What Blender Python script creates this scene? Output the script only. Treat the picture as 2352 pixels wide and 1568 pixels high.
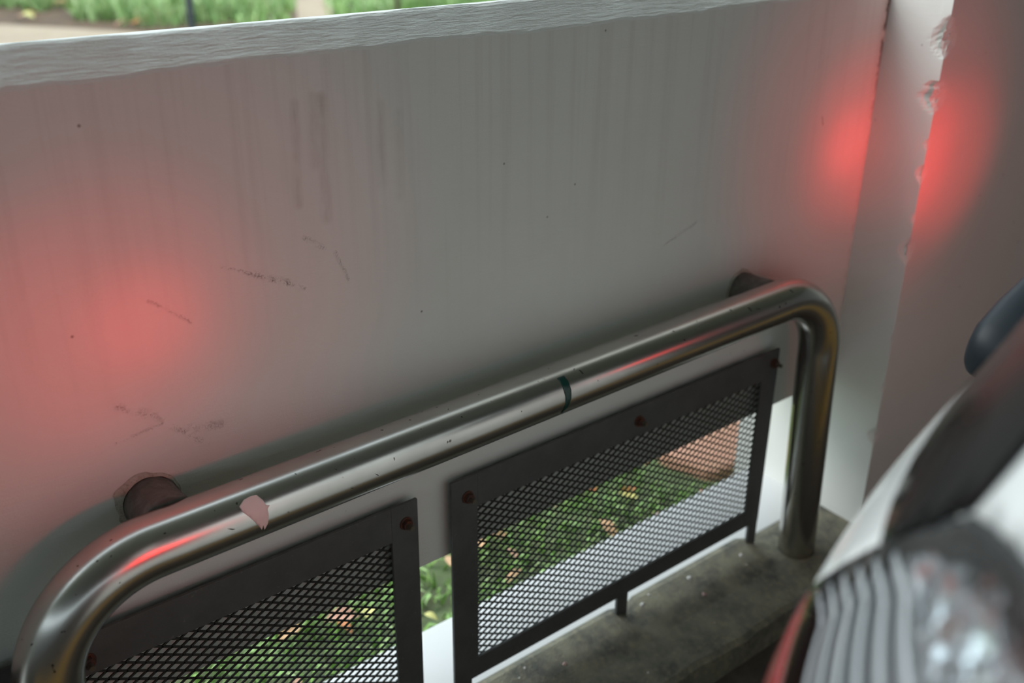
import bpy, bmesh, math, random
import numpy as np
from mathutils import Vector, Matrix
from mathutils.geometry import delaunay_2d_cdt

S = bpy.context.scene
for o in list(bpy.data.objects):
    bpy.data.objects.remove(o)
COL = S.collection
random.seed(7)
RNG = np.random.default_rng(7)

# ------------------------------------------------------------------ camera
# world: X along the parapet wall, Y outwards through it, Z up; the inner wall face is y = 0
cam = bpy.data.cameras.new('camera')
camo = bpy.data.objects.new('camera', cam)
COL.objects.link(camo)
right = Vector((0.78092, -0.62457, 0.00828))
down = Vector((-0.25772, -0.33426, -0.90656))
fwd = Vector((0.56898, 0.70582, -0.42200))
M = Matrix.Identity(4)
for i in range(3):
    M[i][0], M[i][1], M[i][2] = right[i], -down[i], -fwd[i]
M[0][3], M[1][3], M[2][3] = 0.0, -1.0, 0.0
camo.matrix_world = M
cam.sensor_width = 36.0
cam.lens = 36.0 * 2349.0 / 2352.0
cam.clip_start = 0.01
cam.dof.use_dof = True
cam.dof.focus_distance = 1.22
cam.dof.aperture_fstop = 3.2
S.camera = camo

# ------------------------------------------------------------------ sky and exposure
world = bpy.data.worlds.new('overcast_sky')
S.world = world
world.use_nodes = True
bg = world.node_tree.nodes['Background']
bg.inputs[0].default_value = (0.78, 0.92, 1.0, 1)
bg.inputs[1].default_value = 1.55
S.view_settings.view_transform = 'Standard'
S.view_settings.look = 'None'
S.view_settings.gamma = 1.0
S.view_settings.use_curve_mapping = False
S.view_settings.exposure = 0.45
# hazy sun behind thin cloud, high over the garden on the left
sun = bpy.data.lights.new('hazy_sun', 'SUN')
sun.energy = 1.55
sun.angle = math.radians(38)
sun.color = (1.0, 0.985, 0.95)
suno = bpy.data.objects.new('hazy_sun', sun)
suno.rotation_euler = Vector((0.62, -0.45, -0.64)).to_track_quat('-Z', 'Y').to_euler()
COL.objects.link(suno)

# red tail lights of the reversed car: (power, aim point on the wall, cone degrees, blend)
TAIL_BEAMS = [(4.1, (0.315, 0.0, -0.432), 13, 1.0),
              (3.4, (0.29, 0.0, -0.425), 30, 1.0),
              (2.4, (0.14, 0.0, -0.455), 32, 1.0),
              (1.5, (0.30, 0.0, -0.40), 60, 0.9)]
TAIL_POS = (0.335, -0.715, -0.50)
CAR_X = 0.93

# ------------------------------------------------------------------ helpers
def link(name, me, mat=None, parent=None, smooth=False):
    o = bpy.data.objects.new(name, me)
    COL.objects.link(o)
    if mat is not None and not me.materials:
        me.materials.append(mat)
    if parent is not None:
        o.parent = parent
    if smooth:
        me.polygons.foreach_set('use_smooth', [True] * len(me.polygons))
    return o

def pymesh(name, v, f, mat=None, parent=None, smooth=False):
    me = bpy.data.meshes.new(name)
    me.from_pydata([tuple(map(float, p)) for p in v], [], [tuple(map(int, q)) for q in f])
    me.update()
    return link(name, me, mat, parent, smooth)

def bmobj(name, bm, mat=None, parent=None, smooth=False):
    me = bpy.data.meshes.new(name)
    bmesh.ops.recalc_face_normals(bm, faces=bm.faces[:])
    bm.to_mesh(me)
    bm.free()
    return link(name, me, mat, parent, smooth)

def add_box(bm, x0, x1, y0, y1, z0, z1, bev=0.0):
    r = bmesh.ops.create_cube(bm, size=1.0)
    for v in r['verts']:
        v.co = Vector(((x0 + x1) / 2 + v.co.x * (x1 - x0), (y0 + y1) / 2 + v.co.y * (y1 - y0), (z0 + z1) / 2 + v.co.z * (z1 - z0)))
    if bev:
        es = list({e for v in r['verts'] for e in v.link_edges})
        bmesh.ops.bevel(bm, geom=es, offset=bev, segments=2, affect='EDGES', profile=0.6)

def box(name, x0, x1, y0, y1, z0, z1, mat, parent=None, bev=0.0):
    bm = bmesh.new()
    add_box(bm, x0, x1, y0, y1, z0, z1, bev)
    return bmobj(name, bm, mat, parent)

def empty(name, loc=(0, 0, 0)):
    o = bpy.data.objects.new(name, None)
    o.location = loc
    o.empty_display_size = 0.05
    COL.objects.link(o)
    return o

def adopt(child, parent):
    child.parent = parent
    child.matrix_parent_inverse = Matrix.Translation(parent.location).inverted()
    return child

def tag(o, label, cat=None, group=None, kind=None):
    o['label'] = label
    if cat: o['category'] = cat
    if group: o['group'] = group
    if kind: o['kind'] = kind
    return o

def sweep(pts, rad, n=40, caps=True):
    """tube along pts; rad is a number or one radius per point"""
    pts = [Vector(p) for p in pts]
    if not hasattr(rad, '__len__'):
        rad = [rad] * len(pts)
    V, F = [], []
    up = None
    for i, p in enumerate(pts):
        d = (pts[min(i + 1, len(pts) - 1)] - pts[max(i - 1, 0)]).normalized()
        if up is None:
            up = d.orthogonal().normalized()
        up = (up - d * up.dot(d)).normalized()
        b = d.cross(up)
        for k in range(n):
            a = 2 * math.pi * k / n
            V.append(p + (up * math.cos(a) + b * math.sin(a)) * rad[i])
    for i in range(len(pts) - 1):
        for k in range(n):
            F.append((i * n + k, i * n + (k + 1) % n, (i + 1) * n + (k + 1) % n, (i + 1) * n + k))
    if caps:
        F.append(tuple(reversed(range(n))))
        F.append(tuple(range((len(pts) - 1) * n, len(pts) * n)))
    return V, F

# ------------------------------------------------------------------ node helper
class NT:
    def __init__(s, name):
        s.m = bpy.data.materials.new(name)
        s.m.use_nodes = True
        s.t = s.m.node_tree
        s.b = s.t.nodes['Principled BSDF']
        s.out = s.t.nodes['Material Output']
    def put(s, sock, v):
        if isinstance(v, bpy.types.NodeSocket):
            s.t.links.new(v, sock)
        elif isinstance(v, (tuple, list)) and sock.type == 'RGBA' and len(v) == 3:
            sock.default_value = (*v, 1)
        else:
            sock.default_value = v
    def n(s, typ, out=0, props=None, **kw):
        nd = s.t.nodes.new('ShaderNode' + typ)
        for k, v in (props or {}).items():
            setattr(nd, k, v)
        for k, v in kw.items():
            key = int(k[1:]) if k[0] == 'i' and k[1:].isdigit() else k.replace('_', ' ')
            s.put(nd.inputs[key], v)
        return nd.outputs[out]
    def math(s, op, a, b=0.0, clamp=False):
        return s.n('Math', 0, dict(operation=op, use_clamp=clamp), i0=a, i1=b)
    def vmath(s, op, a, b=None, out=0):
        kw = dict(i0=a)
        if b is not None: kw['i1'] = b
        return s.n('VectorMath', out, dict(operation=op), **kw)
    def pos(s):
        return s.n('NewGeometry', 0)
    def scaled(s, sc, base=None):
        return s.n('Mapping', 0, None, Vector=base or s.pos(), Scale=sc)
    def noise(s, vec, scale, detail=4.0, rough=0.55):
        return s.n('TexNoise', 0, None, Vector=vec, Scale=scale, Detail=detail, Roughness=rough)
    def ramp(s, v, lo, hi, a=0.0, b=1.0):
        return s.n('MapRange', 0, dict(clamp=True), Value=v, From_Min=lo, From_Max=hi, To_Min=a, To_Max=b)
    def mix(s, fac, a, b, mode='MIX'):
        nd = s.t.nodes.new('ShaderNodeMix')
        nd.data_type = 'RGBA'
        nd.blend_type = mode
        s.put(nd.inputs[0], fac); s.put(nd.inputs[6], a); s.put(nd.inputs[7], b)
        return nd.outputs[2]
    def bump(s, h, strength=0.3, dist=0.002, normal=None):
        kw = dict(Strength=strength, Distance=dist, Height=h)
        if normal is not None: kw['Normal'] = normal
        return s.n('Bump', 0, None, **kw)
    def seg(s, p, A, B, w, soft=1.0):
        """1 on the segment A-B (in the XZ plane of the wall), falling to 0 at distance w"""
        A = Vector((A[0], 0, A[1])); B = Vector((B[0], 0, B[1])); D = B - A
        pa = s.vmath('SUBTRACT', p, tuple(A))
        t = s.math('DIVIDE', s.vmath('DOT_PRODUCT', pa, tuple(D), out=1), D.length_squared, clamp=True)
        proj = s.n('VectorMath', 0, dict(operation='SCALE'), i0=tuple(D), Scale=t)
        d = s.vmath('LENGTH', s.vmath('SUBTRACT', pa, proj), out=1)
        return s.ramp(d, w * (1 - soft), w, 1.0, 0.0)
    def set(s, **kw):
        for k, v in kw.items():
            s.put(s.b.inputs[k.replace('_', ' ')], v)
        return s.m

def simple(name, col, rough=0.5, metal=0.0, **kw):
    t = NT(name)
    return t.set(Base_Color=col, Roughness=rough, Metallic=metal, **kw)

# ------------------------------------------------------------------ materials
def wall_paint(name, marks=False, brush=0.25, streaks=True, base=(0.645, 0.67, 0.63), axis='x'):
    t = NT(name)
    p = t.pos()
    flat = t.n('Mapping', 0, None, Vector=p, Scale=(1, 0, 1) if axis == 'x' else (1, 1, 1))
    big = t.noise(p, 2.5, 3)
    c = t.mix(t.ramp(big, 0.35, 0.7), base, tuple(k * 0.93 for k in base))
    if streaks:
        sv = t.scaled((55, 55, 1.6))
        st = t.noise(sv, 1.0, 3, 0.6)
        top = t.ramp(t.n('SeparateXYZ', 2, None, Vector=p), -0.62, -0.24)
        c = t.mix(t.math('MULTIPLY', t.ramp(st, 0.50, 0.78, 0, 0.24), top), c, (0.36, 0.33, 0.30))
    # dark specks
    vor = t.t.nodes.new('ShaderNodeTexVoronoi')
    vor.inputs['Scale'].default_value = 24
    t.t.links.new(p, vor.inputs['Vector'])
    rnd = t.n('SeparateColor', 0, None, Color=vor.outputs['Color'])
    spot = t.math('MULTIPLY', t.ramp(vor.outputs['Distance'], 0.018, 0.055, 1, 0), t.ramp(rnd, 0.62, 0.66))
    c = t.mix(t.math('MULTIPLY', spot, 0.75), c, (0.10, 0.07, 0.055))
    hb = t.noise(t.scaled((28, 28, 260)), 1.0, 4, 0.65)
    fine = t.noise(p, 420, 3, 0.6)
    h = t.math('ADD', t.math('MULTIPLY', hb, brush), t.math('MULTIPLY', fine, 0.10))
    if marks:
        gr = t.math('MULTIPLY', t.ramp(t.noise(p, 430, 3, 0.7), 0.47, 0.60), t.ramp(t.noise(p, 85, 3, 0.6), 0.40, 0.62))
        drip = t.ramp(t.noise(t.scaled((40, 40, 14)), 1.0, 3, 0.6), 0.34, 0.66)
        for A, B, w, k, grainy in SCUFFS:
            m = t.seg(flat, A, B, w)
            m = t.math('MULTIPLY', m, gr if grainy else drip)
            c = t.mix(t.math('MULTIPLY', m, k), c, (0.11, 0.075, 0.06) if grainy else (0.27, 0.22, 0.19))
            if grainy:
                h = t.math('SUBTRACT', h, t.math('MULTIPLY', m, 0.5))
        # dirt in the joint against the column
        x = t.n('SeparateXYZ', 0, None, Vector=p)
        z = t.n('SeparateXYZ', 2, None, Vector=p)
        jn = t.math('ADD', x, t.math('MULTIPLY', t.noise(p, 60, 4, 0.7), 0.028))
        jm = t.math('MULTIPLY', t.ramp(jn, 1.613, 1.620), t.ramp(z, -0.42, -0.20, 0.12, 1.0))
        jm = t.math('MULTIPLY', jm, t.ramp(t.noise(p, 38, 3), 0.38, 0.52))
        c = t.mix(jm, c, (0.06, 0.045, 0.035))
    return t.set(Base_Color=c, Roughness=0.62, Normal=t.bump(h, 0.6, 0.004), Specular_IOR_Level=0.35)

SCUFFS = [((0.4038, -0.3945), (0.4991, -0.4432), 0.0030, 0.75, True),
          ((0.440, -0.412), (0.480, -0.4315), 0.0055, 0.60, True),
          ((0.5043, -0.3826), (0.5279, -0.4007), 0.0045, 0.55, True),
          ((0.5415, -0.409), (0.5564, -0.4451), 0.0035, 0.38, True),
          ((0.2715, -0.5225), (0.3150, -0.5500), 0.0075, 0.21, True),
          ((0.3250, -0.5650), (0.3612, -0.5993), 0.0050, 0.45, True),
          ((0.262, -0.5640), (0.3150, -0.5575), 0.0026, 0.33, True),
          ((0.3480, -0.5740), (0.3795, -0.5800), 0.0085, 0.33, True),
          ((0.3201, -0.4128), (0.3626, -0.449), 0.0030, 0.33, True),
          ((0.5042, -0.2333), (0.4996, -0.3434), 0.0083, 0.39, False),
          ((0.5256, -0.2267), (0.523, -0.3028), 0.0083, 0.33, False),
          ((0.5375, -0.2304), (0.5335, -0.3652), 0.0097, 0.42, False),
          ((0.6106, -0.2467), (0.6104, -0.3379), 0.0090, 0.26, False),
          ((0.6351, -0.2597), (0.6325, -0.3577), 0.0090, 0.25, False),
          ((1.4625, -0.374), (1.4675, -0.387), 0.0030, 0.70, False),
          ((1.1052, -0.5195), (1.1708, -0.498), 0.0045, 0.38, True)]

m_wall = wall_paint('white_wall_paint', marks=True)
m_cap = wall_paint('brushed_cap_paint', brush=1.4, streaks=False)
m_col = wall_paint('white_column_paint', streaks=False, brush=0.15, base=(0.70, 0.70, 0.665))
m_sill = wall_paint('white_sill_paint', streaks=False, brush=0.15, base=(0.66, 0.67, 0.67))

def concrete(name, a, b, c2, sc=9, rough=0.85, bumps=0.5):
    t = NT(name)
    p = t.pos()
    n1 = t.noise(p, sc, 6, 0.65)
    n2 = t.noise(p, sc * 4.3, 5, 0.7)
    c = t.mix(t.ramp(n1, 0.38, 0.64), a, b)
    c = t.mix(t.ramp(n2, 0.5, 0.72, 0, 0.7), c, c2)
    return t.set(Base_Color=c, Roughness=rough, Normal=t.bump(t.math('ADD', n2, t.noise(p, 300, 3)), bumps, 0.004))

m_kerb = concrete('stained_kerb_concrete', (0.235, 0.225, 0.165), (0.10, 0.10, 0.085), (0.30, 0.27, 0.18), 16)
m_kerb_face = m_kerb
m_floor = concrete('dark_floor_concrete', (0.075, 0.065, 0.052), (0.035, 0.031, 0.027), (0.11, 0.09, 0.07), 12)
m_ceil = simple('ceiling_paint', (0.42, 0.42, 0.40), 0.8)
m_path = concrete('pale_path_concrete', (0.40, 0.31, 0.22), (0.35, 0.27, 0.19), (0.45, 0.36, 0.27), 2.5)
m_soil = concrete('brown_soil', (0.13, 0.075, 0.04), (0.07, 0.045, 0.028), (0.22, 0.14, 0.08), 5)
m_terr = concrete('terracotta_clay', (0.58, 0.31, 0.22), (0.50, 0.27, 0.18), (0.62, 0.40, 0.26), 9)

def steel():
    t = NT('brushed_stainless_steel')
    p = t.pos()
    n = t.noise(t.scaled((4, 90, 90)), 1.0, 3, 0.6)
    blot = t.noise(p, 9, 4, 0.6)
    c = t.mix(t.ramp(blot, 0.4, 0.75), (0.54, 0.525, 0.495), (0.45, 0.435, 0.41))
    sp = t.ramp(t.noise(p, 120, 2, 0.4), 0.73, 0.76)
    c = t.mix(t.math('MULTIPLY', sp, 0.8), c, (0.05, 0.035, 0.03))
    r = t.ramp(blot, 0.3, 0.7, 0.225, 0.265)
    return t.set(Base_Color=c, Metallic=1.0, Roughness=r)
m_steel = steel()

def stub_mat():
    t = NT('dull_grimy_steel')
    n = t.noise(t.pos(), 60, 5, 0.7)
    return t.set(Base_Color=t.mix(t.ramp(n, 0.4, 0.7), (0.12, 0.110, 0.10), (0.21, 0.19, 0.175)), Metallic=0.3, Roughness=0.6,
                 Normal=t.bump(n, 0.3, 0.002))
m_stub = stub_mat()

def panel_mat():
    t = NT('dark_grey_painted_metal')
    n = t.noise(t.pos(), 22, 5, 0.65)
    s = t.ramp(t.noise(t.pos(), 160, 2, 0.5), 0.70, 0.76, 0, 0.5)
    c = t.mix(t.ramp(n, 0.35, 0.7), (0.064, 0.066, 0.064), (0.085, 0.088, 0.086))
    return t.set(Base_Color=t.mix(s, c, (0.14, 0.14, 0.135)), Roughness=0.6, Metallic=0.1)
m_panel = panel_mat()
m_mesh = simple('black_painted_mesh', (0.035, 0.038, 0.035), 0.5, 0.2)
def rust():
    t = NT('rusty_bolt')
    n = t.noise(t.pos(), 150, 4, 0.7)
    return t.set(Base_Color=t.mix(t.ramp(n, 0.42, 0.6), (0.10, 0.028, 0.014), (0.045, 0.035, 0.028)), Roughness=0.75, Metallic=0.2)
m_rust = rust()
m_thread = simple('dull_thread_metal', (0.15, 0.13, 0.10), 0.5, 0.7)
m_splash = simple('pinkish_white_paint', (0.66, 0.56, 0.54), 0.5)
m_drip = simple('white_paint_drip', (0.62, 0.62, 0.60), 0.6)
m_dripp = simple('pink_paint_drip', (0.55, 0.38, 0.35), 0.6)
m_tape = simple('dark_green_tape', (0.004, 0.035, 0.028), 0.25)
m_flake = concrete('torn_paint_edge', (0.50, 0.48, 0.42), (0.38, 0.35, 0.29), (0.22, 0.17, 0.12), 60)
m_carw = simple('white_car_paint', (0.86, 0.88, 0.86), 0.22, 0.0, Coat_Weight=0.6, Coat_Roughness=0.05)
m_glassb = simple('black_tinted_glass', (0.006, 0.007, 0.008), 0.14, 0.0, Specular_IOR_Level=0.2)
m_seal = simple('black_rubber_seal', (0.02, 0.02, 0.02), 0.6)
m_tyre = simple('tyre_rubber', (0.02, 0.02, 0.02), 0.8)
m_hub = simple('grey_wheel_rim', (0.4, 0.4, 0.42), 0.35, 0.8)
m_wiper = simple('dark_blue_grey_plastic', (0.014, 0.019, 0.024), 0.5, 0.0, Specular_IOR_Level=0.3)
m_wiper2 = simple('matt_black_plastic', (0.012, 0.012, 0.014), 0.55)
m_refl = simple('silvered_reflector', (0.96, 0.97, 0.98), 0.12, 1.0)
m_rib = simple('pale_reflector_rib', (0.86, 0.88, 0.90), 0.35, 0.2)
m_satin = simple('satin_grey_reflector', (0.20, 0.21, 0.22), 0.4, 0.4)
m_plastic = simple('black_bumper_plastic', (0.03, 0.03, 0.03), 0.6)
def redlens():
    t = NT('lit_red_lens')
    return t.set(Base_Color=(0.21, 0.004, 0.008), Roughness=0.2, Emission_Color=(1.0, 0.03, 0.03), Emission_Strength=0.03, Coat_Weight=0.5)
m_red = redlens()
m_bulb = NT('lit_red_lamp_core').set(Base_Color=(0.6, 0.02, 0.02), Emission_Color=(1.0, 0.04, 0.03), Emission_Strength=6.0)
def clear():
    t = NT('clear_lamp_lens')
    tr = t.n('BsdfTransparent', 0, None, Color=(0.94, 0.96, 0.96))
    gl = t.n('BsdfGlossy', 0, None, Color=(1, 1, 1), Roughness=0.03)
    fr = t.n('Fresnel', 0, None, IOR=1.5)
    mx = t.t.nodes.new('ShaderNodeMixShader')
    t.put(mx.inputs[0], fr); t.put(mx.inputs[1], tr); t.put(mx.inputs[2], gl)
    t.t.links.new(mx.outputs[0], t.out.inputs[0])
    return t.m
m_clear = clear()

def foliage(name, a, b, c2, rough=0.55, trans=0.25):
    t = NT(name)
    r = t.n('NewGeometry', 8)   # random per island
    cr = t.t.nodes.new('ShaderNodeValToRGB')
    cr.color_ramp.elements[0].color = (*a, 1)
    cr.color_ramp.elements[1].color = (*c2, 1)
    e = cr.color_ramp.elements.new(0.55); e.color = (*b, 1)
    t.t.links.new(r, cr.inputs[0])
    return t.set(Base_Color=cr.outputs[0], Roughness=rough, Subsurface_Weight=0.0)
m_grass = foliage('green_grass', (0.13, 0.25, 0.06), (0.28, 0.48, 0.13), (0.46, 0.60, 0.27))
m_grass2 = foliage('yellow_green_grass', (0.18, 0.31, 0.10), (0.32, 0.49, 0.18), (0.50, 0.60, 0.31))
m_bush = foliage('tree_leaves', (0.04, 0.11, 0.03), (0.09, 0.22, 0.06), (0.2, 0.36, 0.12))
m_ground = concrete('mossy_ground', (0.12, 0.18, 0.07), (0.09, 0.10, 0.05), (0.20, 0.17, 0.10), 9)
m_leaf = [simple('tan_dry_leaf', (0.58, 0.36, 0.20), 0.7), simple('orange_dry_leaf', (0.50, 0.20, 0.08), 0.7),
          simple('pinkish_dry_leaf', (0.52, 0.29, 0.21), 0.7), simple('yellow_leaf', (0.58, 0.55, 0.20), 0.6)]
m_pole = simple('blue_grey_pole_paint', (0.12, 0.13, 0.17), 0.5)
m_pole2 = simple('brown_post_paint', (0.16, 0.14, 0.08), 0.7)
m_bark = simple('tree_bark', (0.13, 0.10, 0.07), 0.9)

# ------------------------------------------------------------------ setting
FLOOR, GND, SILL = -1.25, -1.38, -1.19
tag(box('floor', -6, 7, -9, 0.17, FLOOR - 0.2, FLOOR, m_floor), 'dark stained concrete parking floor', kind='structure')
tag(box('ceiling', -6, 7, -9, 0.12, 1.65, 1.85, m_ceil), 'pale concrete car park ceiling', kind='structure')

tag(box('wall_back', -6, 7, -9.2, -9, FLOOR, 1.15, m_ceil), 'unseen white half-height wall added on the far side to dim the car park', kind='structure')  # unseen enclosure on three sides, added to cut the daylight reaching the interior
tag(box('wall_left', -6.2, -6, -9, 0.12, FLOOR, 0.9, m_ceil), 'unseen white side wall added to dim the car park', kind='structure')
tag(box('wall_right', 7, 7.2, -9, 0.12, FLOOR, 1.65, m_ceil), 'unseen white end wall added to dim the car park', kind='structure')
m_yellow = concrete('worn_yellow_paint', (0.38, 0.22, 0.03), (0.33, 0.19, 0.03), (0.25, 0.16, 0.04), 14)
tag(box('trim_3', -1.2, 3.0, -0.95, -0.66, FLOOR - 0.01, FLOOR + 0.002, m_yellow), 'unseen worn yellow line added on the floor for the amber reflection in the rail', kind='structure')  # out of view under the car, added to give the rail its amber reflection
# parapet wall hung above the gap, chamfered along its inner top edge
def build_wall():
    xs = np.linspace(-3.0, 1.612, 420)
    wob = np.zeros_like(xs)
    for a, k in ((9, 0.0012), (23, 0.0011), (61, 0.0007), (140, 0.0005)):
        wob += k * np.sin(xs * a + a)
    wob2 = np.zeros_like(xs)
    for a, k in ((7, 0.0008), (31, 0.0006), (90, 0.0004)):
        wob2 += k * np.sin(xs * a + 2 * a)
    V, F, mats = [], [], []
    def prof(i):
        z1 = -0.181 + wob[i]; z2 = -0.1502 + wob2[i]
        return [(0, -0.905), (0, z1 - 0.004), (0.0012, z1), (0.0205, z2 - 0.0025), (0.0240, z2 + 0.0003), (0.150, -0.1670), (0.150, -0.905)]
    n = 7
    for i, x in enumerate(xs):
        V += [(x, y, z) for y, z in prof(i)]
    for i in range(len(xs) - 1):
        for k in range(n):
            F.append((i * n + k, i * n + (k + 1) % n, (i + 1) * n + (k + 1) % n, (i + 1) * n + k))
            mats.append(1 if k in (1, 2, 3, 4) else 0)
    F.append(tuple(range(n))); mats.append(0)
    F.append(tuple(reversed(range((len(xs) - 1) * n, len(xs) * n)))); mats.append(0)
    me = bpy.data.meshes.new('wall_front')
    me.from_pydata(V, [], F)
    me.materials.append(m_wall); me.materials.append(m_cap)
    me.polygons.foreach_set('material_index', mats)
    bm = bmesh.new(); bm.from_mesh(me); bmesh.ops.recalc_face_normals(bm, faces=bm.faces[:]); bm.to_mesh(me); bm.free()
    return link('wall_front', me)
wall = tag(build_wall(), 'white painted parapet wall with a chamfered top edge and scuffs', kind='structure')

# column with chipped corner
def build_column():
    X0, Y0, X1, Y1 = 1.61, -0.112, 2.55, 0.205
    zs = np.concatenate([np.arange(FLOOR - 0.05, -0.12, 0.005), np.linspace(-0.12, 1.66, 30)])
    offs = np.array([0, 0.003, 0.006, 0.010, 0.015, 0.021, 0.028, 0.037, 0.05])
    left = [('l', o) for o in [0.317, 0.25, 0.18, 0.112] ] + [('l', o) for o in offs[::-1][:-1]]
    front = [('f', o) for o in offs] + [('f', 0.2), ('f', 0.5), ('f', 0.94)]
    cols = left + front
    chips = [(-0.249, 0.030, 0.022), (-0.226, 0.013, 0.012), (-0.343, 0.024, 0.024), (-0.326, 0.010, 0.020), (-0.471, 0.015, 0.010),
             (-0.61, 0.022, 0.014), (-0.985, 0.016, 0.012), (-0.78, 0.008, 0.006), (-0.42, 0.01, 0.006), (-0.55, 0.008, 0.005), (-0.88, 0.009, 0.006)]
    def hsh(a, b): return (math.sin(a * 12.9898 + b * 78.233) * 43758.5453) % 1.0
    V, F = [], []
    for zi, z in enumerate(zs):
        for ci, (s, o) in enumerate(cols):
            amt = 0.0
            for zc, h, d in chips:
                q = 1 - abs((z - zc) / h) ** 1.6
                if q > 0:
                    amt = max(amt, d * q ** 0.6 - o * 0.75)
            if amt > 0:
                amt *= 0.65 + 0.6 * hsh(zi * 0.37, ci * 1.7)
            amt += 0.0006 * math.sin(z * 70) * (o < 0.02)
            if s == 'l':
                V.append((X0 + amt * 0.8, Y0 + o + (amt * 0.5 if o == 0 else 0), z))
            else:
                V.append((X0 + o + (amt * 0.8 if o == 0 else 0), Y0 + amt * 0.55, z))
    n = len(cols)
    for i in range(len(zs) - 1):
        for k in range(n - 1):
            F.append((i * n + k, i * n + k + 1, (i + 1) * n + k + 1, (i + 1) * n + k))
    # close the right, back and caps
    b = len(V)
    V += [(X1, Y1, zs[0]), (X1, Y1, zs[-1])]
    t0 = (len(zs) - 1) * n
    F += [(n - 1, b, b + 1, t0 + n - 1), (b, 0, t0, b + 1)]
    o = pymesh('wall_column', V, F, m_col)
    return o
tag(build_column(), 'white painted concrete column with a chipped corner at the end of the parapet', kind='structure')
tag(box('wall_column', -3.6, -3.0, -0.112, 0.205, FLOOR - 0.05, 1.66, m_col), 'white painted column at the far end of the parapet wall', kind='structure')

# white sill under the gap and its outer face
tag(box('trim_1', -3.0, 1.62, -0.004, 0.166, SILL - 0.30, SILL, m_sill, bev=0.004), 'bright white painted sill of the gap under the wall', kind='structure')

# concrete kerb with a mortar fillet along the panels
def build_kerb():
    xs = np.concatenate([np.linspace(-3.0, 1.30, 300), np.linspace(1.305, 1.62, 40)])
    V, F = [], []
    n = 9
    for i, x in enumerate(xs):
        w = 0.0015 * math.sin(x * 31) + 0.001 * math.sin(x * 83 + 1) + 0.0022 * math.sin(x * 9)
        # notches where the panel tabs go in
        notch = max(0.0, 1 - abs(x - 1.058) / 0.022) + max(0.0, 1 - abs(x - 0.345) / 0.022)
        fil = max(0.0, min(1.0, (1.40 - x) / 0.035)) * (1 - 0.85 * min(1, notch * 1.6))
        pr = [(0.0, -1.26), (0.0, -1.192 + 0.015 * fil), (-0.014, -1.191 + 0.018 * fil + w * 0.4), (-0.034, -1.192 + 0.016 * fil + w * 0.4), (-0.062, -1.193 + 0.011 * fil + w * 0.5),
              (-0.092, -1.194 + 0.003 * fil + w * 0.5), (-0.170 + w, -1.196 + w * 0.4), (-0.180 + w, -1.202 + w * 0.4), (-0.186, -1.26)]
        V += [(x, y, z) for y, z in pr]
    for i in range(len(xs) - 1):
        for k in range(n):
            F.append((i * n + k, i * n + (k + 1) % n, (i + 1) * n + (k + 1) % n, (i + 1) * n + k))
    F.append(tuple(range(n))); F.append(tuple(reversed(range((len(xs) - 1) * n, len(xs) * n))))
    return pymesh('trim_2', V, F, m_kerb, smooth=False)
kerb = tag(build_kerb(), 'stained concrete kerb along the foot of the mesh panels', kind='structure')

def blob(name, c, r, mat, parent, squash=0.15, seed=0, tilt=0.0):
    rr = random.Random(seed)
    V = [(c[0], c[1], c[2] + r * squash)]
    N = 12
    for k in range(N):
        a = 2 * math.pi * k / N
        q = r * rr.uniform(0.75, 1.15)
        V.append((c[0] + q * math.cos(a), c[1] + q * math.sin(a) * 0.8, c[2] - 0.003 - tilt * q * math.sin(a) * -1))
    F = [(0, 1 + k, 1 + (k + 1) % N) for k in range(N)] + [tuple(range(N, 0, -1))]
    return pymesh(name, V, F, mat, parent, True)
for k, (x, y, z, r, m) in enumerate([(1.335, -0.040, -1.176, 0.0062, m_drip), (1.325, -0.062, -1.181, 0.003, m_drip), (1.205, -0.028, -1.172, 0.007, m_drip), (1.20, -0.068, -1.182, 0.0062, m_dripp),
                                     (1.085, -0.028, -1.172, 0.0055, m_drip), (1.11, -0.018, -1.168, 0.004, m_drip), (0.880, -0.052, -1.181, 0.0055, m_dripp), (0.82, -0.024, -1.171, 0.004, m_drip),
                                     (1.395, -0.024, -1.186, 0.0055, m_drip), (0.985, -0.140, -1.194, 0.003, m_drip), (1.165, -0.125, -1.194, 0.003, m_dripp), (0.80, -0.034, -1.174, 0.003, m_drip)]):
    fil = max(0.0, min(1.0, (1.40 - x) / 0.035))
    wv = 0.0015 * math.sin(x * 31) + 0.001 * math.sin(x * 83 + 1) + 0.0022 * math.sin(x * 9)
    kz = float(np.interp(-y, [0.014, 0.034, 0.062, 0.092, 0.17], [-1.191 + 0.018 * fil + wv * .4, -1.192 + 0.016 * fil + wv * .4, -1.193 + 0.011 * fil + wv * .5, -1.194 + 0.003 * fil + wv * .5, -1.196 + wv * .4]))
    blob('paint_drip', (x, y, kz + 0.0016), r * 1.15, m, kerb, 0.2, k)

# ------------------------------------------------------------------ guard rail
RY, RR = -0.08, 0.0348
rail = empty('guard_rail', (0.78, RY, -1.195))
def rail_path():
    P = []
    XL, XR, R = 0.135, 1.427, 0.128
    zl, zr = -0.649, -0.637
    for z in np.linspace(-1.215, zl - R, 12)[:-1]:
        P.append((XL - 0.015 * (zl - R - z) / 0.43, RY, z))
    for a in np.linspace(math.pi, math.pi / 2, 26):
        P.append((XL + R + R * math.cos(a), RY, zl - R + R * math.sin(a)))
    for k in np.linspace(0, 1, 40)[1:-1]:
        P.append((XL + R + (XR - XL - 2 * R) * k, RY, zl + (zr - zl) * k))
    for a in np.linspace(math.pi / 2, 0, 26):
        P.append((XR - R + R * math.cos(a), RY, zr - R + R * math.sin(a)))
    for z in np.linspace(zr - R, -1.215, 12)[1:]:
        P.append((XR + 0.026 * (zr - R - z) / 0.45, RY, z))
    return P
RP = rail_path()
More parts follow.
